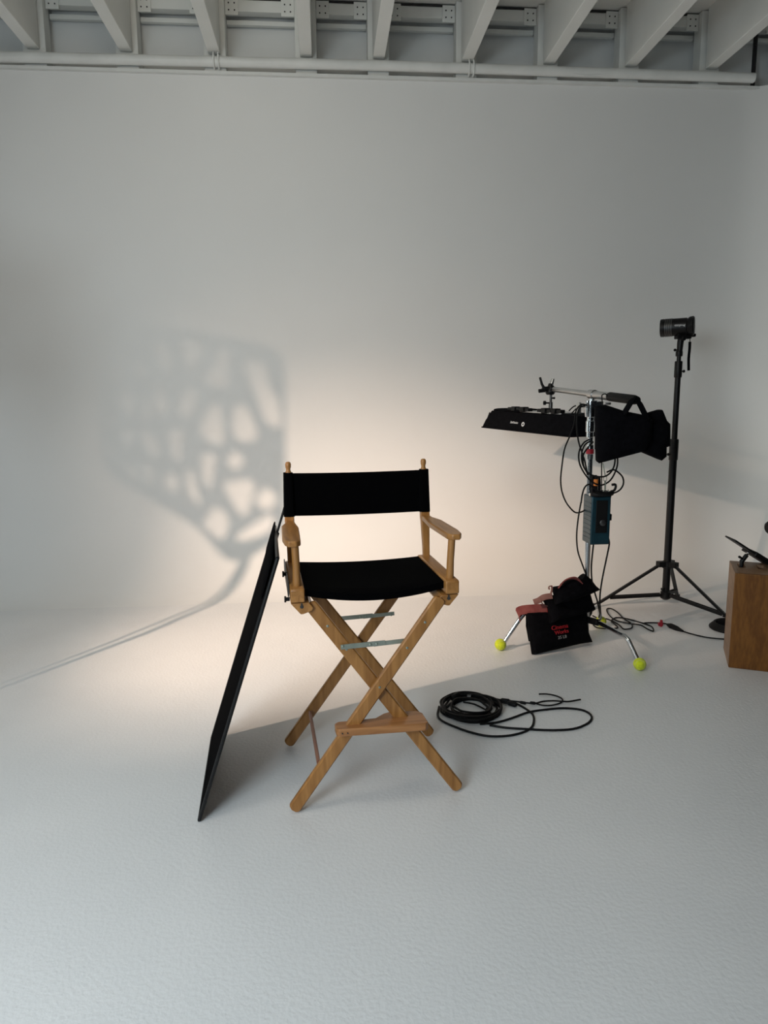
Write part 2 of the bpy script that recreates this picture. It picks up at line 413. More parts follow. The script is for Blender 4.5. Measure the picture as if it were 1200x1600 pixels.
cp(back_canvas(), 'back_canvas', 'canvas')
def seat_canvas():
    mb = MB(); N = 26; rings = []
    for i in range(N + 1):
        u = -.241 + .482 * i / N; k = max(0, 1 - (u / .241) ** 2)
        top = []; bot = []
        for j in range(13):
            v = -.208 + .400 * j / 12
            e = (v + .208) / .4
            z = .786 - k * (.024 - .015 * e + .008 * math.sin(e * math.pi)) - (.006 * k if j == 0 else 0)
            top.append((u, v, z)); bot.append((u, v, z - (.024 if j in (0,) else .005)))
        rings.append(top + bot[::-1])
    mb.loft(rings); return mb
cp(seat_canvas(), 'seat_canvas', 'canvas')
# footrest with a shaped back edge
mb = MB()
fr = [(-.147, -.262), (-.138, -.273), (.158, -.284), (.170, -.272), (.166, -.20), (.150, -.178), (.050, -.170), (.030, -.178), (-.004, -.208), (-.135, -.212), (-.149, -.225)]
mb.prism([(u_, v_, .281) for u_, v_ in fr], (0, 0, .027))
fo = cp(mb, 'footrest', 'oaku', bevel=.003)
for x_ in (-.128, -.11, .13, .148):
    mb = MB(); mb.lathe((x_, -.276, .294), (0, -1, 0), [(-.004, .0022), (.0015, .0022)], 8)
    cp(mb, 'screw', 'steel', fo)
# folding metal stretchers
def brace(y, z0, ua, ub, um, fwd):
    br = MB(); br.box((ua + (um - ua) / 2 + .012, y, z0 + .002), (abs(um - ua) + .034, .003, .017), Matrix.Rotation(math.radians(-2), 3, 'Y'))
    b0 = cp(br, 'folding_stretcher', 'zinc')
    m2 = MB(); m2.box(((um + ub) / 2, y + .004 * fwd, z0 + .003), (abs(ub - um) + .02, .003, .015), Matrix.Rotation(math.radians(-3), 3, 'Y'))
    cp(m2, 'stretcher_link', 'zinc', b0)
    for u_ in (ua + .002, um, um - .022, ub - .004):
        m2 = MB(); m2.lathe((u_, y - .001, z0 + .002), (0, -1, 0), [(0, .0045), (.003, .0042), (.004, .002)], 10)
        cp(m2, 'rivet', 'zinc', b0)
brace(-.228, .582, -.118, .108, .0, 1)
brace(.212, .541, -.095, .136, .028, 1)
# lower side rungs
for s_ in (-1,):
    mb = MB(); mb.rbar((s_ * .205, -.20, .155), (s_ * .205, .215, .150), .012, .020, side=(1, 0, 0)); cp(mb, 'side_rung', 'redwood')

# ---------------------------------------------------------------- black flag leaning on the chair
FA = V3((-.4555, 2.2275, 0.0)); FU = V3((.3080, .0259, .9511)); FW = V3((-.0836, .9965, 0)); FN = FU.cross(FW).normalized()
def F(a, y, n=0.): return FA + FU * a + FW * y + FN * n
flag = thing('lighting_flag', 'large flat black fabric flag leaning against the left side of the chair', 'flag', tuple(FA))
O = tuple(FA)
mb = MB()
rings = []
for n_ in (-.004, .004): rings.append([F(.01, .01, n_), F(.01, .59, n_), F(.935, .59, n_), F(.935, .01, n_)])
mb.loft(rings); mb.obj('fabric', 'flag', flag, O, smooth=False)
for a, b in (((.006, .004), (.006, .596)), ((.006, .596), (.945, .596)), ((.945, .596), (.945, .004)), ((.945, .004), (.006, .004))):
    mb = MB(); mb.tube([F(*a), F(*b)], .0065, 8); mb.obj('frame_tube', 'black', flag, O)
mb = MB(); mb.pad([F(.965, .60, .006), F(.93, .05, .012), F(.80, .0, .012), F(.80, .30, .010), F(.86, .60, .006)], FN, .014, sub=3); mb.obj('folded_flap', 'flag', flag, O)
mb = MB(); mb.tube([F(.90, .46, -.006), F(1.095, .46, -.006)], .0048, 10); mb.lathe(F(.915, .46, -.006), FU, [(0, .0095), (.03, .0095), (.034, .006)], 12); mb.obj('mounting_pin', 'black', flag, O)

# ---------------------------------------------------------------- cable coil on the floor in front
def on_floor(pts, z0=.004): return pts
cz = thing('cable_coil', 'coil of black cable lying on the floor to the right of the chair', 'cable', (.63, 2.99, 0))
O = (.63, 2.99, 0)
cc = V3((.632, 2.990, 0))
pts = []
rc = random.Random(3)
turns = 9
for i in range(turns * 16 + 1):
    a = i * 2 * math.pi / 16; k = i / (turns * 16)
    rx = .112 + .030 * math.sin(k * 23) + .006 * rc.uniform(-1, 1); ry = .112 + .028 * math.sin(k * 23 + .4)
    pts.append(cc + V3((rx * math.cos(a) + .01 * math.sin(k * 11), ry * math.sin(a) + .008 * math.cos(k * 8), .005 + .022 * (.5 + .5 * math.sin(k * 25 + a * .3)))))
mb = MB(); mb.tube(pts, .0052, 7, smooth=3)
mb.tube([(0.4932,3.0331,0.0050),(0.4727,2.9415,0.0050),(0.4861,2.8827,0.0050),(0.5320,2.8227,0.0050),(0.5855,2.7697,0.0050),(0.6506,2.7284,0.0050),(0.7253,2.7210,0.0050),(0.7999,2.7425,0.0050),(0.8537,2.7844,0.0050),(0.8842,2.8490,0.0050),(0.8970,2.9117,0.0050),(0.8834,2.9663,0.0050),(0.8575,3.0238,0.0050),(0.8341,3.0615,0.0050)], .0050, 7, smooth=4)
mb.tube([(0.6811,2.8239,0.0060),(0.7439,2.7934,0.0060),(0.8225,2.7735,0.0060),(0.9275,2.7512,0.0060),(1.0262,2.7532,0.0060),(1.0957,2.7885,0.0060),(1.1387,2.8339,0.0060),(1.1519,2.8839,0.0060),(1.1286,2.9325,0.0060),(1.0536,2.9570,0.0060),(0.9616,2.9494,0.0060),(0.8820,2.9308,0.0060),(0.7953,2.8811,0.0060),(0.7145,2.8452,0.0060),(0.6424,2.8401,0.0060)], .0050, 7, smooth=4)
mb.tube([(0.6117,3.0587,0.0100),(0.6547,3.0333,0.0100),(0.6883,2.9818,0.0100),(0.7095,2.9330,0.0100),(0.6978,2.9081,0.0100),(0.6569,2.8802,0.0100)], .0042, 7, smooth=4)
mb.obj('cable', 'rubber', cz, O)
mb = MB()
mb.tube([(0.5948,3.1133,0.0120),(0.6715,3.1128,0.0120),(0.7434,3.0909,0.0120),(0.7962,3.0568,0.0120),(0.8547,3.0366,0.0120),(0.8922,3.0187,0.0120),(0.9372,3.0072,0.0120),(0.9787,3.0240,0.0120),(1.0310,3.0258,0.0120),(1.0730,3.0144,0.0120),(1.1024,3.0114,0.0120),(1.1600,3.0269,0.0120)], .0040, 7, smooth=4)
mb.tube([(0.9399,3.0158,0.0080),(0.9688,2.9920,0.0080),(1.0097,2.9879,0.0080),(1.0515,3.0045,0.0080),(1.0754,3.0302,0.0080),(1.0789,3.0586,0.0080),(1.0613,3.0895,0.0080),(1.0279,3.1114,0.0080),(0.9885,3.1155,0.0080)], .0036, 7, smooth=4)
mb.tube([(0.7417,3.0838,0.0120),(0.7737,3.0519,0.0120),(0.8022,3.0209,0.0120),(0.8455,3.0026,0.0120)], .0045, 7, smooth=4)
mb.obj('twisted_lead', 'rubber', cz, O)
for a, b, r_ in (((0.7862,3.0533,0.0140), (0.8270,3.0349,0.0140), .011), ((0.8128,3.0268,0.0120), (0.8466,2.9956,0.0120), .011), ((0.5623,3.0859,0.0160), (0.6049,3.1187,0.0220), .017), ((0.8718,3.0323,0.0100), (0.8974,3.0157,0.0100), .007), ((0.9170,3.0207,0.0100), (0.9414,3.0112,0.0100), .007)):
    mb = MB(); mb.tube([a, tuple(V3(a).lerp(V3(b), .15)), tuple(V3(a).lerp(V3(b), .85)), b], [r_ * .6, r_, r_, r_ * .6], 10); mb.obj('plug', 'rubber', cz, O)
a, b = V3((0.6395,3.1070,0.0160)), V3((0.6568,3.1015,0.0160))
mb = MB(); mb.tube([a, b], .011, 10); mb.obj('grey_tape', 'steel', cz, O)

# ---------------------------------------------------------------- chrome stand with bent legs and tennis balls
PX, PY = 1.455, 3.78
cs = thing('rolling_stand', 'chrome stand with low bent legs holding a boom arm', 'light stand', (PX, PY, 0))
O = (PX, PY, 0)
def part(mb, name, m_, parent, **k): return mb.obj(name, m_, parent, O, **k)
balls = [V3((0.9576,3.7425,0.0330)), V3((1.6038,3.3762,0.0330)), V3((1.6772,4.0844,0.0330))]
mb = MB(); mb.lathe((PX, PY, .10), (0, 0, 1), [(0, .018), (.76, .018), (.76, .021), (.80, .021)], 18); pole = part(mb, 'lower_pole', 'chrome', cs)
mb = MB(); mb.lathe((PX - .004, PY, .86), (0, 0, 1), [(0, .0155), (.23, .0155)], 16); part(mb, 'middle_pole', 'chrome', cs)
mb = MB(); mb.lathe((PX - .006, PY, 1.10), (0, 0, 1), [(0, .0215), (.026, .0215)], 18); part(mb, 'red_collar', 'red', cs)
mb = MB(); mb.lathe((PX - .006, PY, 1.07), (0, 0, 1), [(0, .019), (.028, .020)], 18); mb.lathe((PX - .006, PY, 1.128), (0, 0, 1), [(0, .020), (.02, .019)], 18); mb.lathe((PX - .006, PY, 1.15), (0, 0, 1), [(0, .014), (.25, .014)], 16); part(mb, 'upper_pole', 'chrome', cs)
mb = MB(); mb.lathe((PX - .01, PY, 1.19), (0, 0, 1), [(0, .02), (.03, .02), (.03, .024), (.09, .024), (.09, .019), (.11, .019), (.11, .03), (.15, .034), (.20, .034)], 20)
mb.box((PX + .03, PY, 1.36), (.04, .05, .05)); mb.lathe((PX + .07, PY, 1.372), (1, 0, 0), [(0, .009), (.03, .009)], 10)
part(mb, 'grip_head', 'chrome', cs, bevel=.002)
mb = MB(); mb.lathe((PX - .05, PY - .02, 1.36), (-1, -.2, .1), [(0, .008), (.03, .008), (.03, .018), (.045, .018)], 12); mb.box((PX - .085, PY - .03, 1.345), (.014, .014, .055)); part(mb, 'side_knuckle', 'alu', cs)
for i, bc in enumerate(balls):
    d = V3((bc.x - PX, bc.y - PY, 0)); L = d.length; d.normalize()
    c0 = V3((PX, PY, .155)) + d * .02
    if i == 0: pts_ = [c0 + V3((0, 0, .08)), V3((PX, PY, .235)) + d * .12, V3((PX, PY, .225)) + d * (L - .20), V3((PX, PY, .20)) + d * (L - .13), bc + V3((0, 0, .0)) - d * .012]
    elif i == 1: pts_ = [c0, V3((PX, PY, .165)) + d * .12, V3((PX, PY, .152)) + d * (L - .16), V3((PX, PY, .150)) + d * (L - .115), V3((PX, PY, .138)) + d * (L - .09), V3((PX, PY, .118)) + d * (L - .072), bc - d * .010 + V3((0, 0, .01))]
    else: pts_ = [c0, V3((PX, PY, .17)) + d * .10, V3((PX, PY, .16)) + d * (L - .12), V3((PX, PY, .14)) + d * (L - .07), bc - d * .008]
    mb = MB(); mb.tube(pts_, .0125, 12, smooth=5); lg = part(mb, 'leg', 'chrome', cs)
    mb = MB(); mb.tube([pts_[0] - d * .012, pts_[0].lerp(pts_[1], .9)], .019, 12); part(mb, 'leg_socket', 'blackp', lg)
mb = MB(); mb.lathe((PX, PY, .085), (0, 0, 1), [(0, .018), (.005, .026), (.17, .026), (.175, .02)], 18); part(mb, 'leg_hub', 'alu', cs)
# boom arm on the grip head
BA, BB = V3((1.4177,4.3300,1.4576)), V3((1.535, 3.40, 1.391))
mb = MB(); q = BA.lerp(BB, .52); mb.tube([BA, q], .0165, 14); bm_ = part(mb, 'boom_tube', 'alu', cs)
mb = MB(); mb.tube([q.lerp(BA, .03), BA.lerp(BB, .78)], .0215, 14); mb.tube([q.lerp(BA, .06), q.lerp(BB, .05)], .026, 14); part(mb, 'boom_sleeve', 'alu', bm_)
mb = MB(); mb.tube([BA.lerp(BB, .70), BA.lerp(BB, .72), BA.lerp(BB, .97), BB], [.018, .024, .024, .018], 14); part(mb, 'foam_grip', 'rubber', cs)
mb = MB(); hd = BA + (BA - BB).normalized() * .045
mb.sphere(hd, .026, 12); mb.lathe(hd + V3((-.005, 0, -.035)), (0, 0, 1), [(0, .022), (.012, .03), (.024, .03), (.05, .018), (.07, .012)], 14)
mb.lathe(hd + V3((-.06, -.01, .0)), (1, .1, .02), [(0, .010), (.02, .016), (.04, .016), (.055, .011)], 12); ph = part(mb, 'pivot_head', 'black', cs)
mb = MB(); mb.tube([hd + V3((-.045, -.02, -.005)), hd + V3((-.066, -.02, .03)), hd + V3((-.079, -.02, .072))], [.010, .008, .007], 8); mb.tube([hd + V3((-.045, -.02, -.008)), hd + V3((-.085, -.02, -.012))], .012, 8); part(mb, 'lever', 'blackp', ph)
mb = MB(); mb.tube([hd + V3((-.005, 0, .01)), hd + V3((.006, 0, .045)), hd + V3((.012, 0, .064))], [.014, .012, .008], 10); part(mb, 'knob', 'alu', ph)
tp = V3((hd.x, hd.y, 1.345))
mb = MB(); mb.tube([hd + V3((0, 0, -.03)), tp], .008, 10); mb.tube([tp + V3((0, 0, .035)), tp + V3((0, 0, -.005))], .013, 10); part(mb, 'drop_pin', 'steel', cs)
mb = MB(); mb.lathe(tp + V3((-.012, 0, .03)), (-1, 0, 0), [(0, .005), (.02, .005), (.02, .013), (.034, .013)], 8); part(mb, 'pin_screw', 'blackp', cs); mb = MB(); mb.lathe(tp + V3((.008, 0, .06)), (1, 0, 0), [(0, .004), (.018, .007)], 8); part(mb, 'pin_screw', 'blackp', cs)

def ball(bc, label):
    o = thing('tennis_ball', label, 'tennis ball', tuple(bc), random.uniform(0, 3), 'tennis balls on the feet of the chrome stand')
    mb = MB(); mb.sphere((0, 0, 0), .033, 22); mb.obj('felt', 'ball', o)
    mb = MB(); P = []
    for k in range(49):
        a = k * 2 * math.pi / 48; p = V3((math.cos(a) + .35 * math.cos(3 * a), math.sin(a) - .35 * math.sin(3 * a), .93 * math.sin(2 * a))).normalized() * .0330
        P.append(p)
    mb.tube(P, .0008, 5); mb.obj('seam', 'seam', o)
    return o
ball(balls[0], 'yellow tennis ball on the foot farthest left, left of the black sandbags')
ball(balls[1], 'yellow tennis ball on the foot nearest the camera, between sandbags and wooden box')
ball(balls[2], 'yellow tennis ball on the rear foot, half hidden behind the chrome pole')

# ---------------------------------------------------------------- softbox hanging under the boom
NL, FL = V3((1.3669,3.8800,1.1870)), V3((1.0749,4.8200,1.2082))
ld_ = (FL - NL); Ls = ld_.length; ld_.normalize(); sd_ = V3((-ld_.y, ld_.x, 0)) * -1; sd_.normalize(); up_ = sd_.cross(ld_)
if up_.z < 0: up_ = -up_
O = tuple((NL + FL) / 2 + sd_ * .15)
sb = thing('softbox', 'long black rectangular softbox hanging face down under the boom arm', 'softbox', O)
W_, H_ = .30, .118
def SBp(a, b, h): return NL + ld_ * a + sd_ * b + up_ * h
def shell():
    mb = MB(); rings = []
    for h, i1, i2, iw in ((0, 0, 0, 0), (.05, .005, .022, .012), (H_, .012, .066, .035)):
        rings.append([SBp(i1, iw, h), SBp(Ls * .5, iw, h - .004 * (h > 0)), SBp(Ls - i2, iw, h), SBp(Ls - i2, W_ - iw, h), SBp(i1, W_ - iw, h)])
    mb.loft(rings); return mb
part(shell(), 'fabric_shell', 'nylon', sb, bevel=.003)
mb = MB(); c4 = [SBp(0, 0, .003), SBp(Ls, 0, .003), SBp(Ls, W_, .003), SBp(0, W_, .003)]
mb.tube(c4 + [c4[0]], .005, 6); part(mb, 'rim', 'nylon', sb)
mb = MB(); mb.box(tuple(SBp(Ls * .5, W_ * .5, H_ + .004)), (.19, Ls * .66, .010), Matrix((sd_, ld_, up_)).transposed()); part(mb, 'light_panel', 'alu', sb, bevel=.002)
mb = MB(); mb.pad([SBp(Ls * .92, .04, H_ + .004), SBp(Ls * .60, .035, H_ + .006), SBp(Ls * .60, .22, H_ + .006), SBp(Ls * .92, .22, H_ + .004)], up_, .03); part(mb, 'top_fold', 'nylon', sb)
for k in (.28, .62):
    mb = MB(); c_ = SBp(Ls * k, .06, H_ + .018)
    for j in range(5): mb.box(tuple(c_ + ld_ * (.05 * (j - 2))), (.035 + .01 * (j % 2), .04, .020 + .012 * (j % 2)), Matrix((sd_, ld_, up_)).transposed())
    part(mb, 'yoke_clamp', 'blackp', sb, bevel=.003)
mb = MB(); mb.tube([SBp(Ls - .004, .02, .01), SBp(Ls - .05, .03, H_ - .012)], .004, 6); part(mb, 'corner_rod', 'black', sb)
fo_ = SBp(0, 0, 0)
fup = (SBp(0, .024, H_) - SBp(0, 0, 0)).normalized()
def faceP(a, h): return NL + ld_ * a + sd_ * (.012 * h / .05 - .004) + up_ * h
tx = faceP(Ls * .60, .047)
text('lettering', 'DoPchoice', .020, 'white', sb, tuple(tx), tuple(-ld_), tuple(fup), O, extr=.0008)
ec = faceP(Ls * .495, .047)
mb = MB(); nrm = ld_.cross(fup).normalized()
if nrm.x > 0: nrm = -nrm
R0 = .014
outer = [ec + (ld_ * math.cos(a) * 1.15 + fup * math.sin(a)) * R0 for a in [k * 2 * math.pi / 20 for k in range(20)]]
inner = [ec + (ld_ * math.cos(a) * 1.15 + fup * math.sin(a)) * R0 * .5 for a in [k * 2 * math.pi / 20 for k in range(20)]]
mb.loft([outer, [p + nrm * .001 for p in outer], [p + nrm * .001 for p in inner], inner], False, False)
part(mb, 'round_emblem', 'white', sb)

# ---------------------------------------------------------------- counterweight bags hanging on the boom end
O = (1.6, 3.42, 1.0)
cb = thing('counterweight_bag', 'pair of black nylon weight bags slung over the end of the boom', 'sandbag', O)
mb = MB(); mb.pad([(1.3371,3.4400,1.3653),(1.3860,3.4400,1.3712),(1.4860,3.4400,1.3387),(1.5862,3.4400,1.3187),(1.6305,3.4400,1.2959),(1.6298,3.4400,1.1839),(1.5923,3.4400,1.1328),(1.5297,3.4400,1.1176),(1.3685,3.4400,1.0781),(1.3548,3.4400,1.0880),(1.3475,3.4400,1.1876)], (0.1, -1, 0), .10, sub=3, wr=.004, seed=1); part(mb, 'front_pouch', 'nylon', cb)
mb = MB(); mb.pad([(1.3778,3.5000,1.3453),(1.5124,3.5000,1.3279),(1.6246,3.5000,1.3041),(1.7407,3.5000,1.2867),(1.7586,3.5000,1.2702),(1.7652,3.5000,1.1556),(1.7451,3.5000,1.1493),(1.7479,3.5000,1.0998),(1.7250,3.5000,1.0804),(1.6971,3.5000,1.0907),(1.6065,3.5000,1.1283),(1.4349,3.5000,1.1830),(1.3658,3.5000,1.1448),(1.3638,3.5000,1.2811)], (-.1, -1, 0), .10, sub=3, wr=.004, seed=2); part(mb, 'rear_pouch', 'nylon', cb)
mb = MB(); mb.pad([(1.6108,3.5000,1.3107),(1.6435,3.5000,1.3298),(1.6901,3.5000,1.3423),(1.7071,3.5000,1.3421),(1.7224,3.5000,1.3096),(1.7416,3.5000,1.2704),(1.7019,3.5000,1.2513),(1.6334,3.5000,1.2651)], (0, -1, 0), .08, sub=3, wr=.004, seed=3); part(mb, 'folded_top', 'nylon', cb)
mb = MB(); mb.strap([(1.4663,3.4000,1.3207),(1.5025,3.4000,1.3829),(1.5208,3.4000,1.4076),(1.5488,3.4000,1.3700),(1.5920,3.4000,1.2943)], .035, .007, (.35, -1, 0), smooth=0); part(mb, 'strap', 'nylon', cb)

# ---------------------------------------------------------------- teal power unit on the pole
O = (1.45, 3.66, .62)
pu = thing('power_unit', 'teal metal power supply box strapped to the chrome pole', 'power supply', O)
mb = MB(); mb.box((1.4555, 3.665, .755), (.106, .125, .262)); body = part(mb, 'housing', 'teal', pu, bevel=.006)
mb = MB()
for k in range(9): mb.box((1.4022, 3.665, .655 + k * .024), (.003, .10, .004))
part(mb, 'side_fins', 'teal', body)
mb = MB(); mb.box((1.458, 3.600, .777), (.062, .006, .175)); part(mb, 'control_panel', 'blackp', body, bevel=.002)
mb = MB(); mb.lathe((1.462, 3.597, .745), (0, -1, 0), [(0, .017), (.010, .017), (.012, .014)], 18); part(mb, 'dial', 'steel', body)
mb = MB(); mb.box((1.438, 3.596, .728), (.010, .006, .016)); part(mb, 'switch', 'rubber', body)
mb = MB(); mb.box((1.513, 3.64, .77), (.016, .05, .035)); part(mb, 'latch', 'blackp', body, bevel=.002)
mb = MB(); mb.tube([(1.408, 3.62, .90), (1.43, 3.60, .895), (1.50, 3.60, .90), (1.517, 3.62, .905)], .013, 10, smooth=3); mb.box((1.475, 3.66, .892), (.08, .08, .03)); mb.tube([(1.50, 3.62, .90), (1.532, 3.62, .918), (1.535, 3.62, .945), (1.515, 3.62, .945)], .007, 8, smooth=3); part(mb, 'handle_clamp', 'blackp', pu)
mb = MB()
for x_, z_ in ((1.425, .935), (1.443, .94), (1.462, .93)): mb.tube([(x_, 3.66, .885), (x_, 3.66, z_), (x_ + .004, 3.68, z_ + .05)], .009, 8, smooth=3)
part(mb, 'connectors', 'rubber', pu)
mb = MB(); mb.lathe((1.433, 3.635, .94), (0, 0, 1), [(0, .012), (.034, .012)], 12); part(mb, 'orange_sleeve', 'orange', pu)
mb = MB(); mb.box((1.405, 3.63, .893), (.012, .02, .014)); part(mb, 'metal_lug', 'alu', pu)

# snap hook and cord between boom and power unit
mb = MB(); mb.tube([(1.4704,3.6200,1.4123),(1.4596,3.6200,1.4239),(1.4426,3.6200,1.4191),(1.4416,3.6200,1.4026),(1.4448,3.6200,1.3662),(1.4496,3.6200,1.2095),(1.4538,3.6200,1.0676),(1.4591,3.6200,0.9376),(1.4613,3.6200,0.8860)], .0030, 6, smooth=3)
tag(mb.obj('hanging_cord', 'rubber', off=(1.5, 3.62, 1.0)), 'straight black cord looped over the boom and dropping to the teal unit', 'cord')
sh = thing('snap_hook', 'small grey snap hook on a cord above the teal unit', 'hook', (1.4678,3.6000,0.9570))
O = (1.4678,3.6000,0.9570)
mb = MB(); mb.tube([(1.4530,3.6000,1.0626),(1.4615,3.6000,1.0252),(1.4699,3.6000,0.9910)], .003, 6); part(mb, 'cord', 'zinc', sh)
mb = MB(); mb.tube([(1.4596,3.6000,0.9878),(1.4603,3.6000,0.9708),(1.4777,3.6000,0.9705),(1.4769,3.6000,0.9909),(1.4628,3.6000,0.9946),(1.4597,3.6000,0.9844)], .002, 6); mb.tube([(1.4690,3.6000,0.9706),(1.4710,3.6000,0.9228)], .005, 6); mb.tube([(1.4693,3.6000,0.9228),(1.4594,3.6000,0.9093),(1.4739,3.6000,0.8953),(1.4910,3.6000,0.9052),(1.4868,3.6000,0.9225)], .0025, 6, smooth=3); part(mb, 'hook', 'zinc', sh)

# cables around the chrome stand, each one its own object
def cable(name, label, curves, r, loc, mt='rubber', group='cables on the chrome stand'):
    mb = MB()
    for q in curves: mb.tube(q, r, 7, smooth=5)
    return tag(mb.obj(name, mt, off=loc), label, 'cable', group)
cable('power_cable', 'thin black cable sagging left from the softbox to the side of the teal unit', [[(1.3923,3.7000,1.3661),(1.3606,3.7000,1.3698),(1.3338,3.7000,1.3363),(1.3256,3.7000,1.2685),(1.3034,3.7000,1.2005),(1.2774,3.7000,1.1323),(1.2662,3.7000,1.0428),(1.2616,3.7000,0.9665),(1.2707,3.7000,0.9034),(1.2939,3.7000,0.8468),(1.3276,3.7000,0.8037),(1.3533,3.7000,0.7855),(1.3819,3.7000,0.7884),(1.4031,3.7000,0.7986)]], .0042, (1.4, 3.7, 1.0))
cable('coiled_cable', 'bundle of black cable loops hanging beside the red collar of the stand', [
    [(1.3595,3.6400,1.3635),(1.3323,3.6400,1.3538),(1.3198,3.6400,1.3173),(1.3187,3.6400,1.2504),(1.3318,3.6400,1.1763),(1.3511,3.6400,1.1218),(1.3706,3.6400,1.0671),(1.3872,3.6400,0.9985)],
    [(1.3786,3.6000,1.1913),(1.3449,3.6000,1.1717),(1.3224,3.6000,1.1285),(1.3245,3.6000,1.0713),(1.3507,3.6000,1.0168),(1.3942,3.6000,0.9685),(1.4438,3.6000,0.9472),(1.4919,3.6000,0.9668),(1.5212,3.6000,1.0140),(1.5328,3.6000,1.0681),(1.5190,3.6000,1.1425),(1.4682,3.6000,1.1935)],
    [(1.3780,3.5800,1.1858),(1.3447,3.5800,1.1629),(1.3291,3.5800,1.1198),(1.3345,3.5800,1.0662),(1.3603,3.5800,1.0221),(1.4061,3.5800,0.9977),(1.4616,3.5800,0.9967),(1.4983,3.5800,1.0299),(1.5098,3.5800,1.0836),(1.4933,3.5800,1.1442)],
    [(1.4041,3.6200,1.1765),(1.3742,3.6200,1.1432),(1.3514,3.6200,1.1030),(1.3569,3.6200,1.0487),(1.3831,3.6200,1.0006)],
    [(1.4759,3.6000,1.0147),(1.5101,3.6000,1.0277),(1.5387,3.6000,1.0137),(1.5645,3.6000,0.9860),(1.5696,3.6000,0.9517),(1.5534,3.6000,0.9212),(1.5226,3.6000,0.9046),(1.4805,3.6000,0.9054),(1.4346,3.6000,0.9166),(1.4024,3.6000,0.9377),(1.3809,3.6000,0.9518),(1.3605,3.6000,0.9385),(1.3480,3.6000,0.9012),(1.3428,3.6000,0.8533)]], .0044, (1.45, 3.6, .95))
cable('mains_cable', 'black cable dropping left of the chrome pole towards the sandbags', [[(1.3649,3.6600,0.8511),(1.3563,3.6600,0.7953),(1.3484,3.6600,0.7181),(1.3474,3.6600,0.6474),(1.3571,3.6600,0.5760),(1.3810,3.6600,0.5109),(1.4048,3.6600,0.4527)]], .0042, (1.4, 3.66, .6))
cable('head_cable', 'black cable running straight down right beside the chrome pole', [[(1.4524,3.6800,0.6301),(1.4476,3.6800,0.5693),(1.4436,3.6800,0.4864),(1.4505,3.6800,0.4027),(1.4676,3.6800,0.3401),(1.4841,3.6800,0.2918)], [(1.5003,3.7200,0.2797), (1.5542,3.8200,0.1954), (1.7169,4.1947,0.0300)]], .0046, (1.45, 3.68, .5))
cable('extension_lead', 'black cable bowing down from the right corner of the teal unit', [[(1.5268,3.6600,0.6430),(1.5317,3.6600,0.6143),(1.5233,3.6600,0.5573),(1.5117,3.6600,0.4893),(1.5003,3.6600,0.4173),(1.4924,3.6600,0.3448),(1.4913,3.6600,0.2827)], [(1.5076,3.7000,0.2704), (1.5746,3.8500,0.1740), (1.6799,4.1323,0.0300)]], .0046, (1.5, 3.66, .5))
cable('softbox_lead', 'thin black lead arching from the softbox clamps over to the pole head', [[(1.3828,3.9500,1.3320),(1.4118,3.9500,1.3570),(1.4526,3.9500,1.3656),(1.4831,3.9500,1.3527)], [(1.3805,3.9000,1.3185),(1.4091,3.9000,1.3468),(1.4344,3.9000,1.3608)]], .0036, (1.4, 3.9, 1.3))

# ---------------------------------------------------------------- sandbags on the stand's left leg
O = (1.28, 3.72, 0)
s1 = thing('sandbag', 'lowest black sandbag with red and white printing resting on the floor', 'sandbag', O, 0, 'black sandbags piled on the stand leg')
mb = MB(); mb.pad([(1.0986,3.7100,0.2218), (1.1933,3.7100,0.2260), (1.3066,3.7200,0.2266), (1.4549,3.7600,0.2131), (1.4608,3.7600,0.1562), (1.4752,3.7700,0.0763), (1.5120,3.8000,0.0069), (1.4211,3.7600,0.0130), (1.2699,3.7000,0.0100), (1.1135,3.6550,-0.0011), (1.1064,3.6600,0.0531), (1.1019,3.6900,0.1467)], (.25, -1, .15), .085, sub=3, wr=.0025, seed=5); part(mb, 'front_pouch', 'nylon', s1)
mb = MB(); mb.pad([(1.1178,3.8000,0.1934), (1.3348,3.8000,0.1974), (1.3603,3.8600,0.0423), (1.1488,3.8400,0.0104), (1.1198,3.8000,0.1097)], (.1, -1, -.1), .07, sub=3, wr=.002, seed=6); part(mb, 'rear_pouch', 'nylon', s1)
mb = MB(); mb.strap([(1.0736,3.7600,0.1735), (1.0589,3.7500,0.2146), (1.0814,3.7400,0.2318), (1.1594,3.7200,0.2427), (1.2513,3.7100,0.2463)], .050, .006, (-.2, .35, 1), smooth=3); part(mb, 'handle_strap', 'web', s1)
mb = MB(); mb.strap([(1.2046,3.6900,0.2502), (1.2445,3.6900,0.2526)], .04, .005, (0, .2, 1), smooth=0); part(mb, 'strap_patch', 'redprint', s1)
tn = V3((.25, -1, .15)).normalized(); xr = V3((1, .25, 0)).normalized(); xr = (xr + V3((0, 0, .05))).normalized()
def onbag(x, y, z): return tuple(V3((x, y, z)) + tn * .0)
text('printed_name', 'Cinema', .034, 'redprint', s1, tuple(V3((1.2638,3.6400,0.1482))), tuple(xr), (0, .15, 1), O, extr=.0015)
text('printed_word', 'Works', .031, 'redprint', s1, tuple(V3((1.2748,3.6380,0.1209))), tuple(xr), (0, .15, 1), O, extr=.0015)
text('printed_weight', '25 LB', .024, 'greyprint', s1, tuple(V3((1.2786,3.6360,0.0939))), tuple(xr), (0, .15, 1), O, extr=.0015)
s2 = thing('sandbag', 'middle black sandbag with faded pink handle, slumped on the printed one', 'sandbag', O, 0, 'black sandbags piled on the stand leg')
